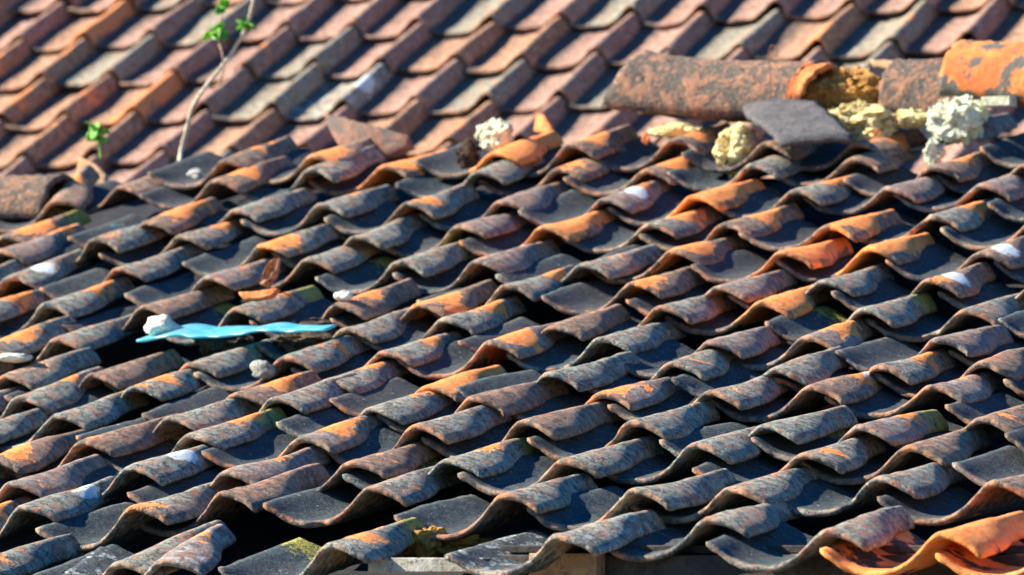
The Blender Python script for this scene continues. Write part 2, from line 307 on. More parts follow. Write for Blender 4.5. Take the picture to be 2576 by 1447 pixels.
# measured tiles: course, column, crest of the front edge (x, y), look
TABLE = '''0 1 410 1403 p .35 .8 L
0 2 800 1389 g .35 .5 M
0 4 1402 1344 g .15 .6 L
0 5 1785 1298 g .1 .8 -
0 6 2082 1330 g .05 .9 -
0 7 2370 1348 O .8 .3 -
0 8 2672 1362 O .9 .4 -
1 -1 62 1275 g .15 .8 W.8
1 0 333 1282 g .3 .1 E
1 1 622 1214 b .1 .5 -
1 2 951 1216 g .1 .05 E
1 3 1267 1250 g .4 .7 E
1 4 1596 1237 g .1 .1 E
1 5 1839 1216 g .2 .8 E
1 6 2221 1195 g .05 .2 -
1 7 2502 1219 b .3 .1 E
2 -2 28 1219 p .2 .5 -
2 -1 326 1178 g .05 .6 W.6
2 0 565 1188 p .15 .6 E
2 1 880 1156 b .15 .5 -
2 2 1124 1150 g .35 .6 M
2 3 1416 1150 g .1 .9 E
2 4 1749 1119 g .15 .9 -
2 5 2023 1136 g .2 .2 E
2 6 2287 1122 b .1 .4 E
3 -2 206 1112 b .2 .2 E
3 -1 475 1093 g .5 .8 M
3 0 756 1092 p .45 .5 E
3 1 1044 1076 g .1 .2 E
3 2 1316 1063 b .15 .5 E
3 3 1590 1065 g .2 .8 E
3 4 1922 1066 g 0 0 -
3 5 2162 1069 p .3 .7 M
3 6 2471 1046 b .2 .2 E
4 -3 142 1042 g .1 .2 M
4 -2 421 1052 g .05 .1 E
4 -1 699 998 g 0 0 -
4 0 933 1019 g .4 .8 -
4 1 1190 1006 b .2 .5 E
4 2 1510 980 p .4 .3 E
4 3 1783 981 g .25 .1 E
4 4 2039 968 b .5 .75 W.92
4 5 2343 962 p .2 .6 E
5 -4 47 1001 g .3 .8 -
5 -3 332 974 g .35 .25 -
5 -2 557 1007 b .5 .7 -
5 -1 816 946 g .45 .8 E
5 0 1073 962 o .85 .5 E
5 1 1380 943 g .1 .5 -
5 2 1690 910 g .2 .5 -
5 3 1950 924 g .15 .3 -
5 4 2210 918 g .35 .85 E
5 5 2466 914 b .1 .3 E
6 -4 228 944 b .15 .4 -
6 -3 475 909 g .1 .6 E
6 -2 715 899 g .25 .8 E
6 -1 962 880 g .35 .85 E
6 0 1231 864 p .75 .4 E
6 1 1510 846 g .25 .3 -
6 2 1786 861 p .2 .6 -
6 3 2030 845 p .6 .7 E
6 4 2359 854 p 0 0 -
7 -5 139 849 g .15 .4 E
7 -2 867 823 g .1 .4 E
7 -1 1117 801 g .5 .7 -
7 0 1373 820 b .25 .6 -
7 1 1660 775 g .2 .5 E
7 2 1913 756 o .8 .5 E
7 3 2172 782 g .1 .3 M
7 4 2431 775 g .05 .1 E
8 -6 111 768 g .6 .8 -
8 -5 358 771 b .1 .9 E
8 -4 585 781 g .3 .75 M
8 -3 822 781 b .3 .4 -
8 -2 1044 763 b .7 .3 -
8 -1 1272 721 g .5 .8 E
8 0 1590 712 b .5 .3 -
8 1 1805 716 p .3 .7 E
8 2 2068 703 g .3 .75 -
8 3 2336 710 b .2 .1 W.35
9 -7 22 692 g .25 .8 W.45
9 -6 294 676 g 0 0 E
9 -5 519 695 p .2 .4 -
9 -4 778 647 g .2 .9 E
9 -3 1000 659 g .15 .4 M
9 -2 1199 659 p .3 .3 -
9 -1 1465 658 g .35 .6 -
9 0 1693 633 b .65 .25 E
9 1 1969 634 o .9 .5 E
9 2 2185 628 o .9 .5 -
9 3 2469 631 b .25 .5 W.3
10 -7 237 606 g .25 .05 E
10 -6 452 591 g .5 .85 E
10 -5 655 613 g .6 .25 -
10 -4 892 593 g .1 .3 E
10 -3 1152 564 p .05 .3 E
10 -2 1367 571 o .9 .5 E
10 -1 1633 557 g .65 .6 E
10 0 1823 557 b .75 .6 E
10 1 2083 558 b .85 .5 -
10 2 2343 539 g .55 .9 E
11 -9 6 591 b .6 .4 M
11 -7 367 553 b .75 .65 -
11 -6 585 521 g 0 0 -
11 -5 804 514 g .45 .8 -
11 -4 1025 517 g .45 .3 E
11 -3 1259 501 p .15 .9 E
11 -2 1519 497 p .4 .8 W.5
11 -1 1743 490 o .95 .5 -
11 0 1998 476 g .6 .85 E
11 1 2235 466 p .25 .6 -
11 2 2488 454 p .1 .5 -
12 -9 136 502 b .4 .8 -
12 -8 300 464 b .2 .9 -
12 -7 538 453 b .5 .4 -
12 -6 777 427 g .1 .4 -
12 -5 980 403 o .6 .2 E
12 -4 1202 428 g .1 .5 -
12 -3 1402 417 b .5 .2 E
12 -2 1625 422 b .5 .5 E
12 -1 1892 411 g .2 .5 -
12 0 2144 396 b .3 .7 -
12 1 2343 420 b .5 .8 E
13 -7 531 421 b .3 .8 -
13 -6 757 401 b .6 .1 E
13 -4 1200 397 o .95 .4 -
13 -3 1433 370 b .6 .4 -
13 -2 1693 357 b .6 .5 -
13 -1 1917 372 b .4 .5 -
13 0 2153 356 b .6 .6 -
13 1 2397 314 p .3 .2 E'''
NAMES = ['eave', 'second', 'third', 'fourth', 'fifth', 'sixth', 'seventh', 'eighth', 'ninth', 'tenth', 'eleventh', 'twelfth', 'thirteenth', 'topmost']
ORD = ['first', 'second', 'third', 'fourth', 'fifth', 'sixth', 'seventh', 'eighth', 'ninth', 'tenth', 'eleventh', 'twelfth', 'thirteenth', 'fourteenth', 'fifteenth', 'sixteenth', 'seventeenth', 'eighteenth', 'nineteenth']
meas = {}
for l in TABLE.split('\n'):
    a = l.split(); meas[int(a[0]), int(a[1])] = (float(a[2]), float(a[3]), a[4], float(a[5]), float(a[6]), a[7])
EXTRA_YAW = {(0, 1): .20, (12, -9): .30, (12, -8): -.02}
EXTRA_TILT = {(0, 1): -.07, (12, -9): -.10, (0, 0): -.03}
meas[0, 0] = (140, 1482, 'g', .1, .5, 'E'); meas[0, -1] = (-95, 1424, 'g', .3, .1, 'E')
SKIP = {(0, 3), (7, -4), (7, -3), (11, -8), (12, -10), (13, -10), (13, -9), (13, -8), (13, -5), (11, -10), (12, -11)}
RES = {}
for (c, j), m in meas.items():
    x, y = project(near_pt(c, j)); RES[c, j] = (m[0]-x, m[1]-y)
def smooth_dy(c, j):
    s = w = 0.0
    for (a, b), r in RES.items():
        if a > 12: continue
        g = math.exp(-((a-c)**2/2.2 + (b-j)**2/3.0)); s += g * max(-60, min(60, r[1])); w += g
    return s / (w + .15)
def scale_at(c, j):
    a = project(near_pt(c, j)); b = project(near_pt(c, j, .1)); return (a[1]-b[1]) / .1
def words(look):
    t, oa, op, fl = look
    base = {'g': 'dark grey', 'b': 'brown', 'p': 'pinkish grey', 'o': 'bright orange', 'O': 'orange'}[t]
    pos = 'low front' if op < .35 else ('middle' if op < .7 else 'upper end')
    if fl[0] == 'W': return f'{base} tile with white patch'
    if fl[0] == 'M': return f'{base} tile with yellow moss'
    if fl[0] == 'L': return f'{base} tile speckled with lichen'
    if t in 'oO': return f'{base} tile'
    if oa >= .3: return f'{base} tile with orange {pos}'
    if oa >= .15: return f'{base} tile with rusty {pos}'
    if fl[0] == 'E': return f'{base} tile with reddish rim'
    return f'plain {base} tile'
rnd = random.Random(5)
near_tiles = []
for c in range(0, 14):
    for j in range(-12, 13):
        if (c, j) in SKIP: continue
        if c == 13 and (c, j) not in meas and j < 2: continue
        x0, y0 = project(near_pt(c, j)); sc_ = scale_at(c, j)
        if (c, j) not in meas and not (-330 < x0 < 2576+270 and y0 < 1560): continue
        rs = random.Random(c*131 + j*17 + 9)
        if (c, j) in meas: mx_, my_, t, oa, op, fl = meas[c, j]
        else:
            # keep unmeasured tiles in line with their neighbours
            mx_, my_ = x0 + rs.uniform(-12, 12), y0 + smooth_dy(c, j) + rs.uniform(-8, 8)
            t = rs.choice('ggbp'); oa = rs.choice([.1, .3, .5]); op = rs.random(); fl = rs.choice('E-')
            if c == 0: my_ = y0 + 18
        dn = -smooth_dy(c, j) / sc_
        if c == 13: dn += .05
        P, cc, jj = at_near(mx_, my_, dn, c, j)
        dv = (cc - c) * RAT; du = jj - j; lim = .34 if c < 13 else .6
        if (c, j) in ((0, 1), (12, -9)): lim = .9
        ov = dv - max(-lim, min(lim, dv)); dv -= ov
        P = near_pt(c + dv/RAT, j + du, dn)
        look = dict(orange=oa, orange_at=.04 + .74*op, tone_b=0, tone_p=0, white=0, white_at=.4, moss=0, edge=0, lichen=0, allover=0)
        if t == 'b': look['tone_b'] = .85
        if t == 'p': look['tone_p'] = .8
        if t == 'o': look['tone_b'] = .8; look['orange'] = max(.93, oa)
        if t == 'O': look['tone_b'] = .6; look['orange'] = 1.15; look['allover'] = .34
        look['tone_b'] += rs.uniform(0, .14)
        if fl[0] == 'W': look['white'] = 1; look['white_at'] = .06 + .72*float(fl[1:])
        if fl[0] == 'M': look['moss'] = 1
        if fl[0] == 'E': look['edge'] = 1
        if fl[0] == 'L': look['lichen'] = .55
        sv, su = near_slopes(c, j)
        o = make_tile(c*97 + j*13 + 3000, M_NEAR, look, chip=rs.choice([.2, .8, 1.4, 2.4]))
        yaw = rs.uniform(-.05, .05) + EXTRA_YAW.get((c, j), 0)
        place(o, P, *frame(sv, su, UP, NR, .092 + EXTRA_TILT.get((c, j), 0) + rs.uniform(-.008, .016), yaw, rs.uniform(-.02, .02)))
        near_tiles.append((c, j, o, (t, oa, op, fl), mx_, my_))
for c in range(14):
    row = sorted([r for r in near_tiles if r[0] == c], key=lambda r: r[1]); n = len(row)
    for i, r in enumerate(row):
        nm = f'{NAMES[c]} course' if c else 'eave course'
        w_ = words(r[3])
        if (r[0], r[1]) == (0, 1): w_ = 'slipped crooked tile'
        lab = f'{w_}, near roof {nm}, {ORD[i]} from left'
        tag(r[2], lab, 'clay tile', 'clay tiles laid on the near roof slope')

# far slope
FAR = {(0, 2): ('o', .80, .4, '-'), (1, 0): ('b', .5, .6, '-'), (0, 5): ('w', 0, 0, 'W.45'), (0, 4): ('g', .0, .0, '-'), (-1, 4): ('b', .1, 0, '-'), (2, 0): ('o', .9, .5, '-'),
       (0, 0): ('b', .65, .5, '-'), (0, 1): ('b', .4, .5, '-'), (1, 1): ('g', .1, .5, '-'), (-1, 1): ('b', .4, .3, 'E'), (-1, 0): ('b', .8, .6, '-'), (1, -1): ('b', .7, .4, '-'), (2, 2): ('g', .2, .5, '-'),
       (1, 10): ('g', .1, .3, '-'), (0, 12): ('g', 0, .3, '-'), (1, 11): ('b', .45, .1, '-'), (2, 13): ('b', .3, .3, '-'), (1, 4): ('g', .05, .5, '-'), (-1, 6): ('b', .3, .3, '-'), (0, 6): ('p', .1, .3, '-'), (0, 7): ('g', .3, .3, 'E'), (1, 7): ('b', .4, .8, '-')}
far_tiles = []
for c in range(-3, 4):
    for j in range(-4, 18):
        x0, y0 = project(far_pt(c, j))
        if not (-170 < x0 < 2576+190 and y0 < 700 and y0 > -90): continue
        # leave out what the near slope and its ridge hide completely
        ridge_y = 560 - .14*max(0, x0) if x0 < 900 else 434 - .055*(x0-900)
        if y0 > ridge_y + 150: continue
        rs = random.Random(c*71 + j*29 + 2)
        t, oa, op, fl = FAR.get((c, j), (rs.choice('pppbpg'), rs.choice([.05, .15, .3]), rs.random(), rs.choice('E--')))
        look = dict(orange=oa, orange_at=.04+.74*op, tone_b=0, tone_p=0, white=0, white_at=.4, moss=0, edge=0, lichen=0, allover=0)
        if t in 'bo': look['tone_b'] = .9
        if t == 'o': look['orange'] = .95
        if t == 'p': look['tone_p'] = .85; look['tone_b'] = .4
        if t == 'w': look['white'] = 1; look['white_at'] = .40; look['lichen'] = .8
        if fl[0] == 'E': look['edge'] = 1
        o = make_tile(c*57 + j*7 + 9000, M_FAR, look, chip=.2)
        ys = 4 * math.sin(j*1.7 + c) - (8 if j < 2 else 0)
        P = far_pt(c, j, -.10) + XX*rs.uniform(-.03, .03) + FUP*(rs.uniform(-.05, .05))
        place(o, P, *frame(0, 0, FUP, FNR, .085 + rs.uniform(-.006, .01), rs.uniform(-.02, .02), rs.uniform(-.015, .015)))
        far_tiles.append((c, j, o, (t, oa, op, fl)))
fcs = sorted({r[0] for r in far_tiles}, reverse=True)
for ci, c in enumerate(fcs):
    row = sorted([r for r in far_tiles if r[0] == c], key=lambda r: r[1])
    for i, r in enumerate(row):
        t, oa, op, fl = r[3]
        w_ = {'p': 'pinkish brown tile', 'b': 'warm brown tile', 'g': 'greenish grey tile', 'o': 'orange tile', 'w': 'white crusted tile'}[t]
        cn = 'top visible course' if ci == 0 else f'{ORD[ci]} course from top'
        tag(r[2], f'{w_}, far roof {cn}, {ORD[i]} from left', 'clay tile', 'clay tiles laid on the far roof slope')

# ------------------------------------------------------------------ houses that carry the tiles, ground
def sheet(name, fn, cs, js, mat, parent):
    V = []; F = []
    for c in cs:
        for j in js: V.append(fn(c, j) * S)
    n = len(js)
    for a in range(len(cs)-1):
        for b in range(n-1): F.append((a*n+b, a*n+b+1, (a+1)*n+b+1, (a+1)*n+b))
    return link(name, V, F, mat, parent)
def boxw(name, lo, hi, mat, parent=None):
    x0, y0, z0 = lo; x1, y1, z1 = hi
    V = [(x0,y0,z0),(x1,y0,z0),(x1,y1,z0),(x0,y1,z0),(x0,y0,z1),(x1,y0,z1),(x1,y1,z1),(x0,y1,z1)]
    F = [(0,3,2,1),(4,5,6,7),(0,1,5,4),(1,2,6,5),(2,3,7,6),(3,0,4,7)]
    return link(name, V, F, mat, parent, smooth=False)
def empty(name, loc):
    o = bpy.data.objects.new(name, None); COL.objects.link(o); o.location = loc; return o
GZ = -4.2
h1 = empty('house', (0, 2.2, GZ)); tag(h1, 'house under the near mossy tiled slope, dark timber at its eave', 'house')
h2 = empty('house', (0, 7.2, GZ)); tag(h2, 'house under the blurred sunlit tile slope behind the ridge', 'house')
bpy.context.view_layer.update()
def adopt(o, p): o.parent = p; o.matrix_parent_inverse = p.matrix_world.inverted()
js_ = [x*1.0 for x in range(-13, 14)]
dk = sheet('roof_deck', lambda c, j: near_pt(c, j, -.64), [-.05 + i*.5 for i in range(0, 29)], js_, M_DECK, None); adopt(dk, h1)
yb = near_pt(13.95, 0)
bk = sheet('roof_deck', lambda c, j: near_pt(13.9, j, -.60) + np.array([0, c*2.2, -c*1.3]), [0, 1, 2, 3], js_, M_CAPGREY, None); adopt(bk, h1)
e0 = near_pt(0, 0, -.64) * S
wl_ = boxw('wall', (-13*S, e0[1]+.35, GZ), (13*S, e0[1]+3.4, e0[2]-.25), M_WALL); adopt(wl_, h1)
fdk = sheet('roof_deck', lambda c, j: far_pt(c, j, -.55), [-5.5 + i for i in range(0, 14)], [x*1.0 for x in range(-6, 20)], M_DECK, None); adopt(fdk, h2)
f0 = far_pt(-5, 0, -.6) * S
wl2 = boxw('wall', (-24*S, f0[1]+.3, GZ), (4*S, f0[1]+2.5, f0[2]-.1), M_WALL); adopt(wl2, h2)
tag(link('ground', [(-300, -300, GZ), (300, -300, GZ), (300, 300, GZ), (-300, 300, GZ)], [(0, 1, 2, 3)], M_GROUND, smooth=False), kind='structure')

def px_box(name, x0, y0, x1, y1, Y, depth, mat, parent=None, dy=0):
    """a board with its front face at distance Y, its long edges along the eave"""
    A = at_y(x0, y0, Y); B = at_y(x1, y1, Y)
    zt = A[2]; zb = at_y(x0, y1, Y)[2]
    o = boxw(name, (A[0]*S, Y*S, zb*S), (B[0]*S, (Y+depth)*S, zt*S), mat)
    bv = o.modifiers.new('bevel', 'BEVEL'); bv.width = .002; bv.segments = 2
    if parent: adopt(o, parent)
    return o
YE = float(near_pt(0, 0)[1])
fb = px_box('fascia_board', 1200, 1396, 2760, 1560, YE + .30, .12, M_DARKWOOD, h1)
fb2 = px_box('fascia_board', -200, 1445, 1500, 1600, YE + .42, .12, M_DARKWOOD, h1)
b1 = px_box('batten', 1230, 1372, 2760, 1392, YE + .45, .2, M_DARKWOOD, h1)
rf = px_box('rafter_end', 1330, 1392, 1500, 1470, YE + .12, .16, M_TAN, h1)
pk = px_box('wooden_batten', 925, 1403, 1215, 1440, YE + .0, .14, M_WOOD)
tag(pk, 'pale weathered wooden batten showing below the gap in the eave tiles', 'batten')

# ------------------------------------------------------------------ lumps, slabs, caps
def lump(name, P, r, mat, seed, rough=.35, sub=4):
    import bmesh
    bm = bmesh.new(); bmesh.ops.create_icosphere(bm, subdivisions=sub, radius=1.0)
    for v in bm.verts:
        q = v.co.copy(); so_ = Vector((seed*3.1, seed*1.7, seed*.9))
        d = mnoise.noise(q*1.1 + so_)*rough*1.3 + mnoise.noise(q*2.7 + so_)*rough*.9 + mnoise.noise(q*6.5 + so_)*rough*.4 + mnoise.noise(q*15 + so_)*rough*.16
        v.co = q * (1 + d)
        v.co.x *= r[0]*S; v.co.y *= r[1]*S; v.co.z *= r[2]*S
    me = bpy.data.meshes.new(name); bm.to_mesh(me); bm.free(); me.materials.append(mat)
    me.polygons.foreach_set('use_smooth', [True]*len(me.polygons))
    o = bpy.data.objects.new(name, me); COL.objects.link(o); o.location = Vector(np.asarray(P)*S); return o
def lump_px(name, px, py, rx, ry, Y, mat, seed, label, cat, group=None, rough=.35, depth=.6):
    P = at_y(px, py, Y); q = at_y(px+100, py, Y); s = (q[0]-P[0])/100
    o = lump(name, P, (rx*s, max(rx, ry)*s*depth, ry*s), mat, seed, rough); tag(o, label, cat, group); return o
YM = YR - .1
def rubble_px(name, px, py, rx, ry, Y, mat, seed, label, cat, group=None, count=46, size=.15):
    """crumbled lime mortar: one mass of angular chunks fused together"""
    import bmesh
    P = at_y(px, py, Y); s = (at_y(px+100, py, Y)[0]-P[0])/100; rr = random.Random(seed); bm = bmesh.new()
    base_ = bmesh.ops.create_icosphere(bm, subdivisions=5, radius=1)['verts']; sv_ = Vector((seed*2.3, seed*4.1, seed*1.9))
    for v in base_:
        q_ = v.co.copy(); rg = 1 - abs(mnoise.noise(q_*2.2 + sv_))*2
        d_ = .42*mnoise.noise(q_*1.3 + sv_) + .22*rg*.6 + .14*mnoise.noise(q_*5 + sv_) + .05*mnoise.cell(q_*3.5 + sv_) + .04*mnoise.noise(q_*13 + sv_)
        q_ = q_*(.86 + d_); v.co = Vector((q_.x*rx, q_.y*max(rx, ry)*.6, q_.z*ry))*s*S
    for q in range(count):
        a = rr.uniform(0, 6.283); d = .75 + .45*rr.random(); h = rr.uniform(-1, 1)
        sz = size*min(rx, ry)*(rr.uniform(.35, 1.0) if q > count*.2 else rr.uniform(1.4, 2.4))
        c = Vector((math.cos(a)*d*rx*.85, rr.uniform(-.7, .5)*ry*.6 - (1-d)*ry*.5, math.sin(a)*d*ry*.85*(1 if math.sin(a) > 0 else 1.05)))
        vs = bmesh.ops.create_icosphere(bm, subdivisions=2, radius=1)['verts']
        so_ = Vector((rr.random()*50, rr.random()*50, rr.random()*50)); R_ = Euler((rr.random()*6, rr.random()*6, rr.random()*6)).to_matrix(); st = Vector((rr.uniform(.7, 1.5), rr.uniform(.7, 1.3), rr.uniform(.5, 1.1)))
        for v in vs:
            k_ = v.co.copy(); w_ = 1 + .55*mnoise.cell(k_*1.3 + so_) - .25 + .35*mnoise.noise(k_*2.2 + so_)
            t = R_ @ Vector((k_.x*st.x, k_.y*st.y, k_.z*st.z)) * w_ * sz
            v.co = (c + t)*s*S
    me = bpy.data.meshes.new(name); bm.to_mesh(me); bm.free(); me.materials.append(mat)
    o = bpy.data.objects.new(name, me); COL.objects.link(o); o.location = Vector(P*S); tag(o, label, cat, group); return o
LG = 'mortar lumps along the broken ridge'
rubble_px('mortar_lump', 1247, 338, 44, 34, YR-.7, M_MORTARPALE, 1, 'pale yellow mortar lump above the fallen orange tile, mid ridge', 'mortar', LG)
rubble_px('mortar_lump', 1178, 392, 26, 34, YR-1.1, M_DIRT, 21, 'dark mossy mortar clump left of the pale mid-ridge lump', 'mortar', LG)
rubble_px('mortar_lump', 1705, 328, 62, 18, YR-.5, M_MORTAR, 2, 'thin yellow mortar bed under the long grey ridge cap', 'mortar', LG)
rubble_px('mortar_lump', 1852, 378, 44, 56, YR-1.2, M_MORTAR, 3, 'tall wedge of yellow mortar right of the grey ridge cap bed', 'mortar', LG)
rubble_px('mortar_lump', 2130, 232, 100, 50, YR-.1, M_SOIL, 4, 'rust brown soil exposed between the grey and orange ridge caps', 'mortar', LG)
rubble_px('mortar_lump', 2145, 298, 95, 34, YR-.45, M_MORTAR, 5, 'wide yellow mortar bed under the exposed brown soil', 'mortar', LG)
rubble_px('mortar_lump', 2190, 322, 62, 40, YR-.5, M_MORTAR, 6, 'low yellow mortar lump right of the charcoal slab', 'mortar', LG)
rubble_px('mortar_lump', 2292, 300, 46, 22, YR-.5, M_MORTAR, 8, 'small crumbly mortar under the brown ridge cap', 'mortar', LG)
rubble_px('mortar_lump', 2408, 300, 74, 56, YR-.6, M_MORTARPALE, 7, 'large pale greenish mortar mass below the orange ridge cap', 'mortar', LG)
rubble_px('mortar_lump', 2352, 392, 22, 40, YR-1.3, M_MORTARPALE, 9, 'narrow pale mortar drip below the large pale mass', 'mortar', LG)
tag(px_box('mortar_block', 2468, 244, 2540, 268, YR-.75, .2, M_MORTARPALE), 'small squared pale mortar block under the orange cap', 'mortar')
rubble_px('mortar_lump', 492, 438, 16, 12, YR-.9, M_WHITE, 12, 'small white mortar crumb at left ridge tiles', 'mortar', LG)

def cap(name, p0, p1, h0, h1, wd_, Y, mat, label, end_mat=None, skew0=0, skew1=0, sagc=0, seed=0, group='half-round ridge caps', cat='ridge cap', yaw=0):
    """half-round clay ridge cap: runs from p0 to p1 (front bottom edge), open underneath, wall thickness .05"""
    A = at_y(*p0, Y); B = at_y(p1[0], p1[1], Y + yaw); s = (at_y(p0[0]+100, p0[1], Y)[0]-A[0])/100
    n = 30; mseg = 22; V = []; U = []; rng = np.random.default_rng(seed); wz = wav(rng, 5, .006, 3, 14); we = wav(rng, 5, .012, 6, 22)
    for layer in (0, 1):
        off = .055*layer
        for i in range(n):
            f = i/(n-1); C = A*(1-f) + B*f; hh = (h0*(1-f)+h1*f)*s - off; ww = wd_/2 - off
            for k in range(mseg):
                a = math.pi*k/(mseg-1); x = -math.cos(a)*ww; z = math.sin(a)**.8*hh
                sk = (skew0*(1-f)**3 + skew1*f**3)*s*math.sin(a) + (we(a, layer*0)*(1 if i in (0, n-1) else .5 if i in (1, n-2) else 0))
                V.append(C + np.array([sk, x + wd_/2, z - sagc*s*math.sin(math.pi*f) + wz(f*6, a)])); U.append((f, k/(mseg-1)))
    F = []; N = n*mseg
    for i in range(n-1):
        for k in range(mseg-1):
            a = i*mseg+k; F.append((a, a+mseg, a+mseg+1, a+1)); F.append((N+a, N+a+1, N+a+mseg+1, N+a+mseg))
    for i in range(n-1):
        a = i*mseg; F.append((a, N+a, N+a+mseg, a+mseg)); a = i*mseg+mseg-1; F.append((a, a+mseg, N+a+mseg, N+a))
    for k in range(mseg-1):
        a = k; F.append((a, a+1, N+a+1, N+a)); a = (n-1)*mseg+k; F.append((a, N+a, N+a+1, a+1))
    V = np.array(V); o0 = V.mean(0)
    o = link(name, (V-o0)*S, F, mat, uvs=U); o.location = Vector(o0*S); tag(o, label, cat, group); return o
cap('ridge_cap', (1512, 272), (1995, 292), 138, 132, .95, YR-.55, M_CAPGREY, 'long mottled grey brown ridge cap lying over the middle of the ridge', skew0=70, skew1=30, sagc=8, seed=1)
cap('ridge_cap', (1972, 252), (2010, 250), 96, 90, 1.0, YR-.62, M_ORANGE, 'narrow orange clay collar at the right end of the long grey cap', skew0=40, skew1=40, seed=9)
cap('ridge_cap', (2205, 292), (2400, 300), 140, 146, .9, YR-.35, M_CAPGREY, 'short dull brown ridge cap left of the bright orange cap', skew0=10, seed=2)
cap('ridge_cap', (2358, 240), (2640, 262), 138, 150, .95, YR-.55, M_CAPORANGE, 'bright orange ridge cap with grey blotches at the right picture edge', skew0=20, seed=3)
cap('ridge_cap', (-160, 552), (104, 548), 96, 98, .9, YR-2.0, M_CAPGREY, 'brown speckled ridge cap end at the left picture edge', skew1=6, seed=4)

def slab(name, pts, plane_pt, plane_n, th, mat, label, cat, group=None, bulge=0.0, seed=0, gridn=14):
    """broken plate of clay: outline on a real plane, given thickness and a slight bend"""
    plane_n = np.asarray(plane_n, float); plane_n /= np.linalg.norm(plane_n)
    P = np.array([hit(x, y, plane_pt, plane_n) for x, y in pts]); c0 = P.mean(0)
    # resample rim with small breaks
    rim = []
    rr = random.Random(seed)
    for i in range(len(P)):
        a, b = P[i], P[(i+1) % len(P)]; L = np.linalg.norm(b-a); nseg = max(2, int(L/.07))
        for q in range(nseg):
            rim.append(a + (b-a)*q/nseg + np.array([rr.uniform(-1, 1), rr.uniform(-1, 1), rr.uniform(-1, 1)])*.008)
    rim = np.array(rim); R_ = len(rim); rings = 7; V = []; F = []
    maxr = np.linalg.norm(rim-c0, axis=1).max()
    def lay(sgn):
        base = len(V)
        for k in range(rings):
            f = 1 - k/rings
            ed = .55 if k == 0 else 1.0
            for p in rim:
                q = c0 + (p-c0)*f; d = np.linalg.norm(q-c0)/maxr
                V.append(q + plane_n*(bulge*(1-d*d) + sgn*th/2*ed + .006*math.sin(q[0]*9+q[2]*7)))
        V.append(c0 + plane_n*(bulge + sgn*th/2)); ctr = len(V)-1
        for k in range(rings-1):
            for i in range(R_):
                a = base+k*R_+i; b = base+k*R_+(i+1) % R_; c = b+R_; d = a+R_
                F.append((a, b, c, d) if sgn > 0 else (a, d, c, b))
        for i in range(R_):
            a = base+(rings-1)*R_+i; b = base+(rings-1)*R_+(i+1) % R_; F.append((a, b, ctr) if sgn > 0 else (b, a, ctr))
        return base
    b1_ = lay(1); b2_ = lay(-1)
    for i in range(R_):
        a = b1_+i; b = b1_+(i+1) % R_; F.append((b, a, b2_+i, b2_+(i+1) % R_))
    V = np.array(V)
    o = link(name, (V-c0)*S, F, mat); o.location = Vector(c0*S); tag(o, label, cat, group)
    import bmesh
    bm = bmesh.new(); bm.from_mesh(o.data); bmesh.ops.recalc_face_normals(bm, faces=bm.faces); bm.to_mesh(o.data); bm.free()
    return o
G2 = 'broken clay pieces lying on the roof'
slab('broken_tile', [(818, 286), (930, 318), (1034, 346), (1046, 376), (1000, 402), (930, 400), (868, 378), (838, 330)], (0, YR-2.1, 0), (-.15, -1, .25), .10, M_SHARD,
     'upright pinkish grey broken tile with dark red top edge on the ridge', 'broken tile', G2, bulge=.10, seed=1)
slab('broken_tile', [(1868, 268), (1985, 254), (2050, 270), (2100, 312), (2150, 352), (2060, 362), (1965, 374), (1935, 345), (1880, 305)], near_pt(13.1, -1, .30), (.0, -.45, 1), .08, M_CAPDARK,
     'charcoal slab sloping below the right end of the long ridge cap', 'broken tile', G2, bulge=.06, seed=2)
slab('broken_tile', [(1618, 336), (1632, 332), (1636, 352), (1626, 366), (1616, 356)], near_pt(12.9, -2.6, .3), (.3, -1, .4), .05, M_ORANGE,
     'tiny orange shard beside the yellow mortar under the ridge cap', 'broken tile', G2, seed=3)
slab('broken_tile', [(2190, 152), (2300, 156), (2330, 170), (2240, 176), (2195, 166)], (0, YR+.2, 0), (0, -1, .5), .06, M_TAN,
     'thin brown tile sliver on top of the exposed soil', 'broken tile', G2, seed=4)
slab('broken_tile', [(200, 398), (240, 412), (272, 442), (270, 470), (232, 462), (196, 440)], (0, YR-2.3, 0), (-.15, -1, .25), .06, M_TAN,
     'pointed tan shard leaning behind the collapsed left ridge tiles', 'broken tile', G2, seed=5)
slab('broken_tile', [(1352, 296), (1368, 290), (1392, 325), (1385, 345), (1345, 330)], (0, YR-.7, 0), (-.2, -1, .6), .06, M_ORANGE,
     'pointed orange shard right of the pale mid-ridge mortar', 'broken tile', G2, seed=6)
slab('broken_tile', [(602, 738), (640, 734), (690, 728), (705, 733), (690, 748), (650, 756), (612, 752)], at_near(650, 745, .12)[0], (.2, -.9, .5), .06, M_ORANGE,
     'orange clay fragment in the trough below the copper coloured dry leaf', 'broken tile', G2, seed=7)
slab('plastic_scrap', [(1776, 438), (1782, 418), (1800, 398), (1812, 412), (1816, 440)], (0, YR-1.5, 0), (-.2, -1, .5), .03, M_TEAL,
     'teal plastic scrap beside the tall yellow mortar wedge', 'scrap', seed=11)
slab('cement_strip', [(108, 446), (160, 444), (235, 446), (250, 452), (180, 460), (112, 458)], (0, YR-1.0, 0), (0, -1, .5), .05, M_WHITE,
     'thin grey white cement strip behind the left ridge cap end', 'cement', seed=8)

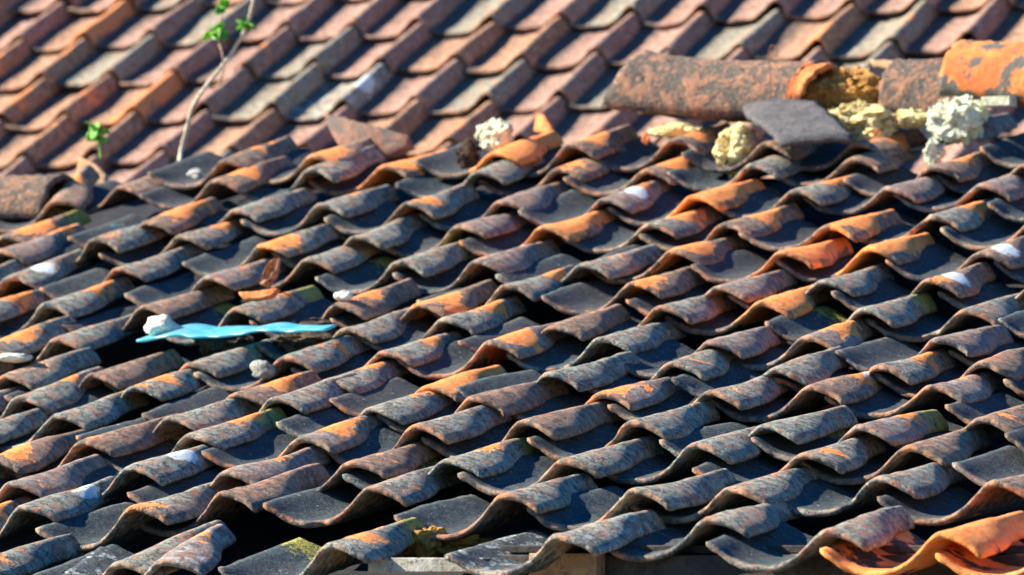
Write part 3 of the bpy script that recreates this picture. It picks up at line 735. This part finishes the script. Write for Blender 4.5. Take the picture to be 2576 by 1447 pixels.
# cyan plastic roofing sheet laid in place of missing tiles
def cyan_sheet():
    px_ = np.linspace(0.15, 2.15, 80); L = .80; V = []; F = []; ny = 10
    prof = lambda x: .245 + .03*np.clip(np.cos((x - .50)*2*np.pi), 0, 1)**1.1 * (1 if x < 2.0 else 0)
    for sgn in (0, 1):
        for i in range(ny):
            for x in px_:
                v_ = L*.85*(1-.36*x)*i/(ny-1) + (.03*math.sin(x*2.2+.5) + .012*math.sin(x*23))*(1 - i/(ny-1)) + (x > 2.0)*(x-2.0)*.15
                V.append((x, v_, prof(x) - .022*sgn + .004*math.sin(x*11+v_*7)))
    nx = len(px_); N = nx*ny
    for i in range(ny-1):
        for k in range(nx-1):
            a = i*nx+k; F.append((a, a+1, a+nx+1, a+nx)); F.append((N+a, N+a+nx, N+a+nx+1, N+a+1))
    for k in range(nx-1): F.append((k, N+k, N+k+1, k+1)); a = (ny-1)*nx+k; F.append((a, a+1, N+a+1, N+a))
    for i in range(ny-1): a = i*nx; F.append((a, a+nx, N+a+nx, N+a)); a = i*nx+nx-1; F.append((a, N+a, N+a+nx, a+nx))
    o = link('plastic_sheet', np.array(V)*S, F, M_CYAN)
    P, c, j = at_near(421, 834, .0, 7, -4); sv, su = near_slopes(c, j)
    ax, ay, az_ = frame(sv, su, UP, NR, .05, -.02, 0)
    place(o, P - ax*.50 - az_*.31, ax, ay, az_)
    tag(o, 'cyan wavy plastic sheet patching the gap left of centre', 'plastic sheet')
cyan_sheet()
def soil_strip(px0, py0, px1, py1, n, wid, label, seed):
    A, _, _ = at_near(px0, py0, n); B, _, _ = at_near(px1, py1, n); C = (A+B)/2; L = np.linalg.norm(B-A)
    o = lump('soil_debris', C, (L/2, wid, .11), M_DIRT, seed, .45, 5); o.rotation_euler = (TH, 0, math.atan2(B[1]-A[1], B[0]-A[0])); tag(o, label, 'debris')
soil_strip(500, 872, 640, 850, -.30, .30, 'dark soil and leaf litter under the left part of the cyan sheet', 31)
soil_strip(700, 858, 860, 835, -.26, .34, 'dark leaf litter under the right tip of the cyan sheet', 32)
def stone(px, py, rx, ry, n, mat, seed, label, cat='stone', rough=.3):
    P, c, j = at_near(px, py, n); s = abs(at_near(px+50, py, n)[0][0]-P[0])/50
    o = lump('stone' if cat == 'stone' else cat.replace(' ', '_'), P, (rx*s, rx*s*.8, ry*s), mat, seed, rough, 3); tag(o, label, cat)
stone(408, 822, 30, 20, -.02, M_WHITE, 41, 'white plaster chunk at the left end of the cyan sheet')
stone(662, 930, 24, 18, -.14, M_STONE, 42, 'grey stone lodged against a red rimmed tile below the cyan sheet')
stone(864, 746, 20, 12, -.05, M_WHITE, 43, 'cream pebble on a tile right of the copper dry leaf')
stone(36, 900, 36, 8, -.02, M_WHITE, 44, 'flat pale chip near the left picture edge')
stone(286, 578, 34, 9, -.26, M_CYAN, 45, 'cyan plastic sliver in the shade below the collapsed left ridge', 'plastic chip')
P_, c_, j_ = at_near(1105, 1372, -.38)
fo = lump('foam', P_, (.30, .14, .07), M_FOAM, 51, .7, 5); tag(fo, 'ochre foam strip squeezed out on the timber under the eave gap', 'foam')
P_, c_, j_ = at_near(1070, 1366, -.32)
fo2 = lump('foam', P_, (.12, .12, .10), M_FOAM, 52, .7, 4); tag(fo2, 'round ochre foam blob at the left end of the foam strip', 'foam')

# ------------------------------------------------------------------ creeper, seedling, wire, dry leaf
def tube(name, pts, rads, mat, parent=None, label=None, cat=None):
    P = [Vector(p) for p in pts]; V = []; F = []; ns = 8
    # smooth the path
    Q = []; Rr = []
    for i in range(len(P)-1):
        p0 = P[max(0, i-1)]; p1 = P[i]; p2 = P[i+1]; p3 = P[min(len(P)-1, i+2)]
        for k in range(6):
            t = k/6; Q.append(.5*((2*p1)+(p2-p0)*t+(2*p0-5*p1+4*p2-p3)*t*t+(3*p1-p0-3*p2+p3)*t**3)); Rr.append(rads[i]*(1-t)+rads[i+1]*t)
    Q.append(P[-1]); Rr.append(rads[-1])
    for i, q in enumerate(Q):
        d = (Q[min(i+1, len(Q)-1)]-Q[max(0, i-1)]).normalized(); a = d.cross(Vector((0, 1, .1))).normalized(); b = d.cross(a)
        for k in range(ns):
            an = 2*math.pi*k/ns; rr = Rr[i]*(1+.12*math.sin(i*2.1+k)); V.append(q + a*math.cos(an)*rr + b*math.sin(an)*rr)
    for i in range(len(Q)-1):
        for k in range(ns): F.append((i*ns+k, i*ns+(k+1) % ns, (i+1)*ns+(k+1) % ns, (i+1)*ns+k))
    F.append(tuple(range(ns))[::-1]); F.append(tuple((len(Q)-1)*ns+k for k in range(ns)))
    o = link(name, V, F, mat, parent)
    if label: tag(o, label, cat)
    return o
def leaf_mesh(parent, P, size, yaw, pitch, roll, seed):
    rr = random.Random(seed); V = []; F = []; n = 9; m = 5
    for i in range(n):
        f = i/(n-1); w_ = math.sin(math.pi*min(1, f*1.02))**.7*.42*(1-.25*f)
        for k in range(m):
            g = (k/(m-1)-.5)*2; V.append((g*w_*size, f*size, size*(.10*abs(g) - .28*f*f + .03*math.sin(f*19+g*3))))
    for i in range(n-1):
        for k in range(m-1): a = i*m+k; F.append((a, a+1, a+m+1, a+m))
    o = link('leaf', V, F, M_LEAF, parent); sl = o.modifiers.new('solid', 'SOLIDIFY'); sl.thickness = .0008
    o.location = Vector(P) - parent.location; o.rotation_euler = (pitch, roll, yaw); return o
def plant(name, label, stems, clusters, Y):
    base = Vector(at_y(*stems[0][0][0], Y)*S); root = empty(name, base); tag(root, label, 'plant')
    for pts, r0, r1, mt in stems:
        W3 = [Vector(at_y(x, y, Y + .12*math.sin(i*1.3))*S) - base for i, (x, y) in enumerate(pts)]
        n = len(W3); tube('stem', W3, [r0 + (r1-r0)*i/(n-1) for i in range(n)], mt, root)
    for i, (x, y, size, cnt) in enumerate(clusters):
        rr = random.Random(i*7+len(name))
        for q in range(cnt):
            P = at_y(x + rr.uniform(-6, 6), y + rr.uniform(-9, 9), Y + rr.uniform(-.05, .05))*S
            leaf_mesh(root, P, size*rr.uniform(.7, 1.1), rr.uniform(0, 6.28), rr.uniform(-.9, .9), rr.uniform(-.8, .8), i*10+q)
YV = YR - .2
plant('creeper', 'dry pale creeper stem with green leaves rising from the ridge at left', [
    ([(452, 408), (456, 380), (470, 325), (486, 268), (520, 215), (560, 165), (592, 118), (618, 72), (632, 25), (642, -20), (655, -90)], .0056, .0038, M_STEM),
    ([(520, 212), (535, 222), (550, 208), (562, 180), (560, 140), (549, 95), (558, 40), (566, -20)], .0022, .0016, M_TWIG)],
    [(568, 14, .036, 7), (549, 76, .038, 9), (626, 67, .032, 7)], YV)
plant('seedling', 'small green seedling sprouting behind the collapsed left ridge tiles', [
    ([(252, 400), (250, 372), (246, 345), (243, 318)], .0016, .0012, M_LEAF)], [(244, 328, .036, 9), (247, 350, .030, 4)], YR-1.2)
tube('bent_wire', [at_y(x, y, YR-.75)*S for x, y in ((1938, 250), (1937, 190), (1934, 150), (1938, 118), (1952, 120), (1954, 140), (1940, 138))], [.0014]*7, M_RUST, None, 'thin rusty wire with a knotted top sticking up behind the long ridge cap', 'wire')
# curled copper-coloured leaf
def dry_leaf():
    V = []; F = []; n = 16; m = 9
    for i in range(n):
        f = i/(n-1); w_ = math.sin(math.pi*min(.97, f*.95+.03))**.6*.5
        for k in range(m):
            g = (k/(m-1)-.5)*2; a = g*1.5
            V.append((math.sin(a)*w_*.05, (f-.5)*.10 , (1-math.cos(a))*w_*.045 + .05*(f-.3)**2*3 + .004*math.sin(f*17+g*4)))
    for i in range(n-1):
        for k in range(m-1): a = i*m+k; F.append((a, a+1, a+m+1, a+m))
    o = link('dry_leaf', V, F, M_DRYLEAF); sl = o.modifiers.new('solid', 'SOLIDIFY'); sl.thickness = .0012
    P, c, j = at_near(680, 692, .02, 9, -4); o.location = Vector(P*S); o.rotation_euler = (math.radians(75), .5, math.radians(20))
    tag(o, 'curled shiny copper brown dry leaf standing on a pinkish tile', 'dry leaf')
    o.scale = (.55, .55, .55)
    V2 = [(a*.8, b*.5, c_*.6) for a, b, c_ in V]
    o2 = link('dry_leaf', V2, F, M_DRYLEAF); sl = o2.modifiers.new('solid', 'SOLIDIFY'); sl.thickness = .0012
    P, c, j = at_near(688, 716, .02, 9, -4); o2.location = Vector(P*S); o2.rotation_euler = (math.radians(15), 0, math.radians(-70))
    tag(o2, 'flat copper brown leaf scrap lying below the curled leaf', 'dry leaf')
dry_leaf()
print('tiles', len(near_tiles), len(far_tiles))
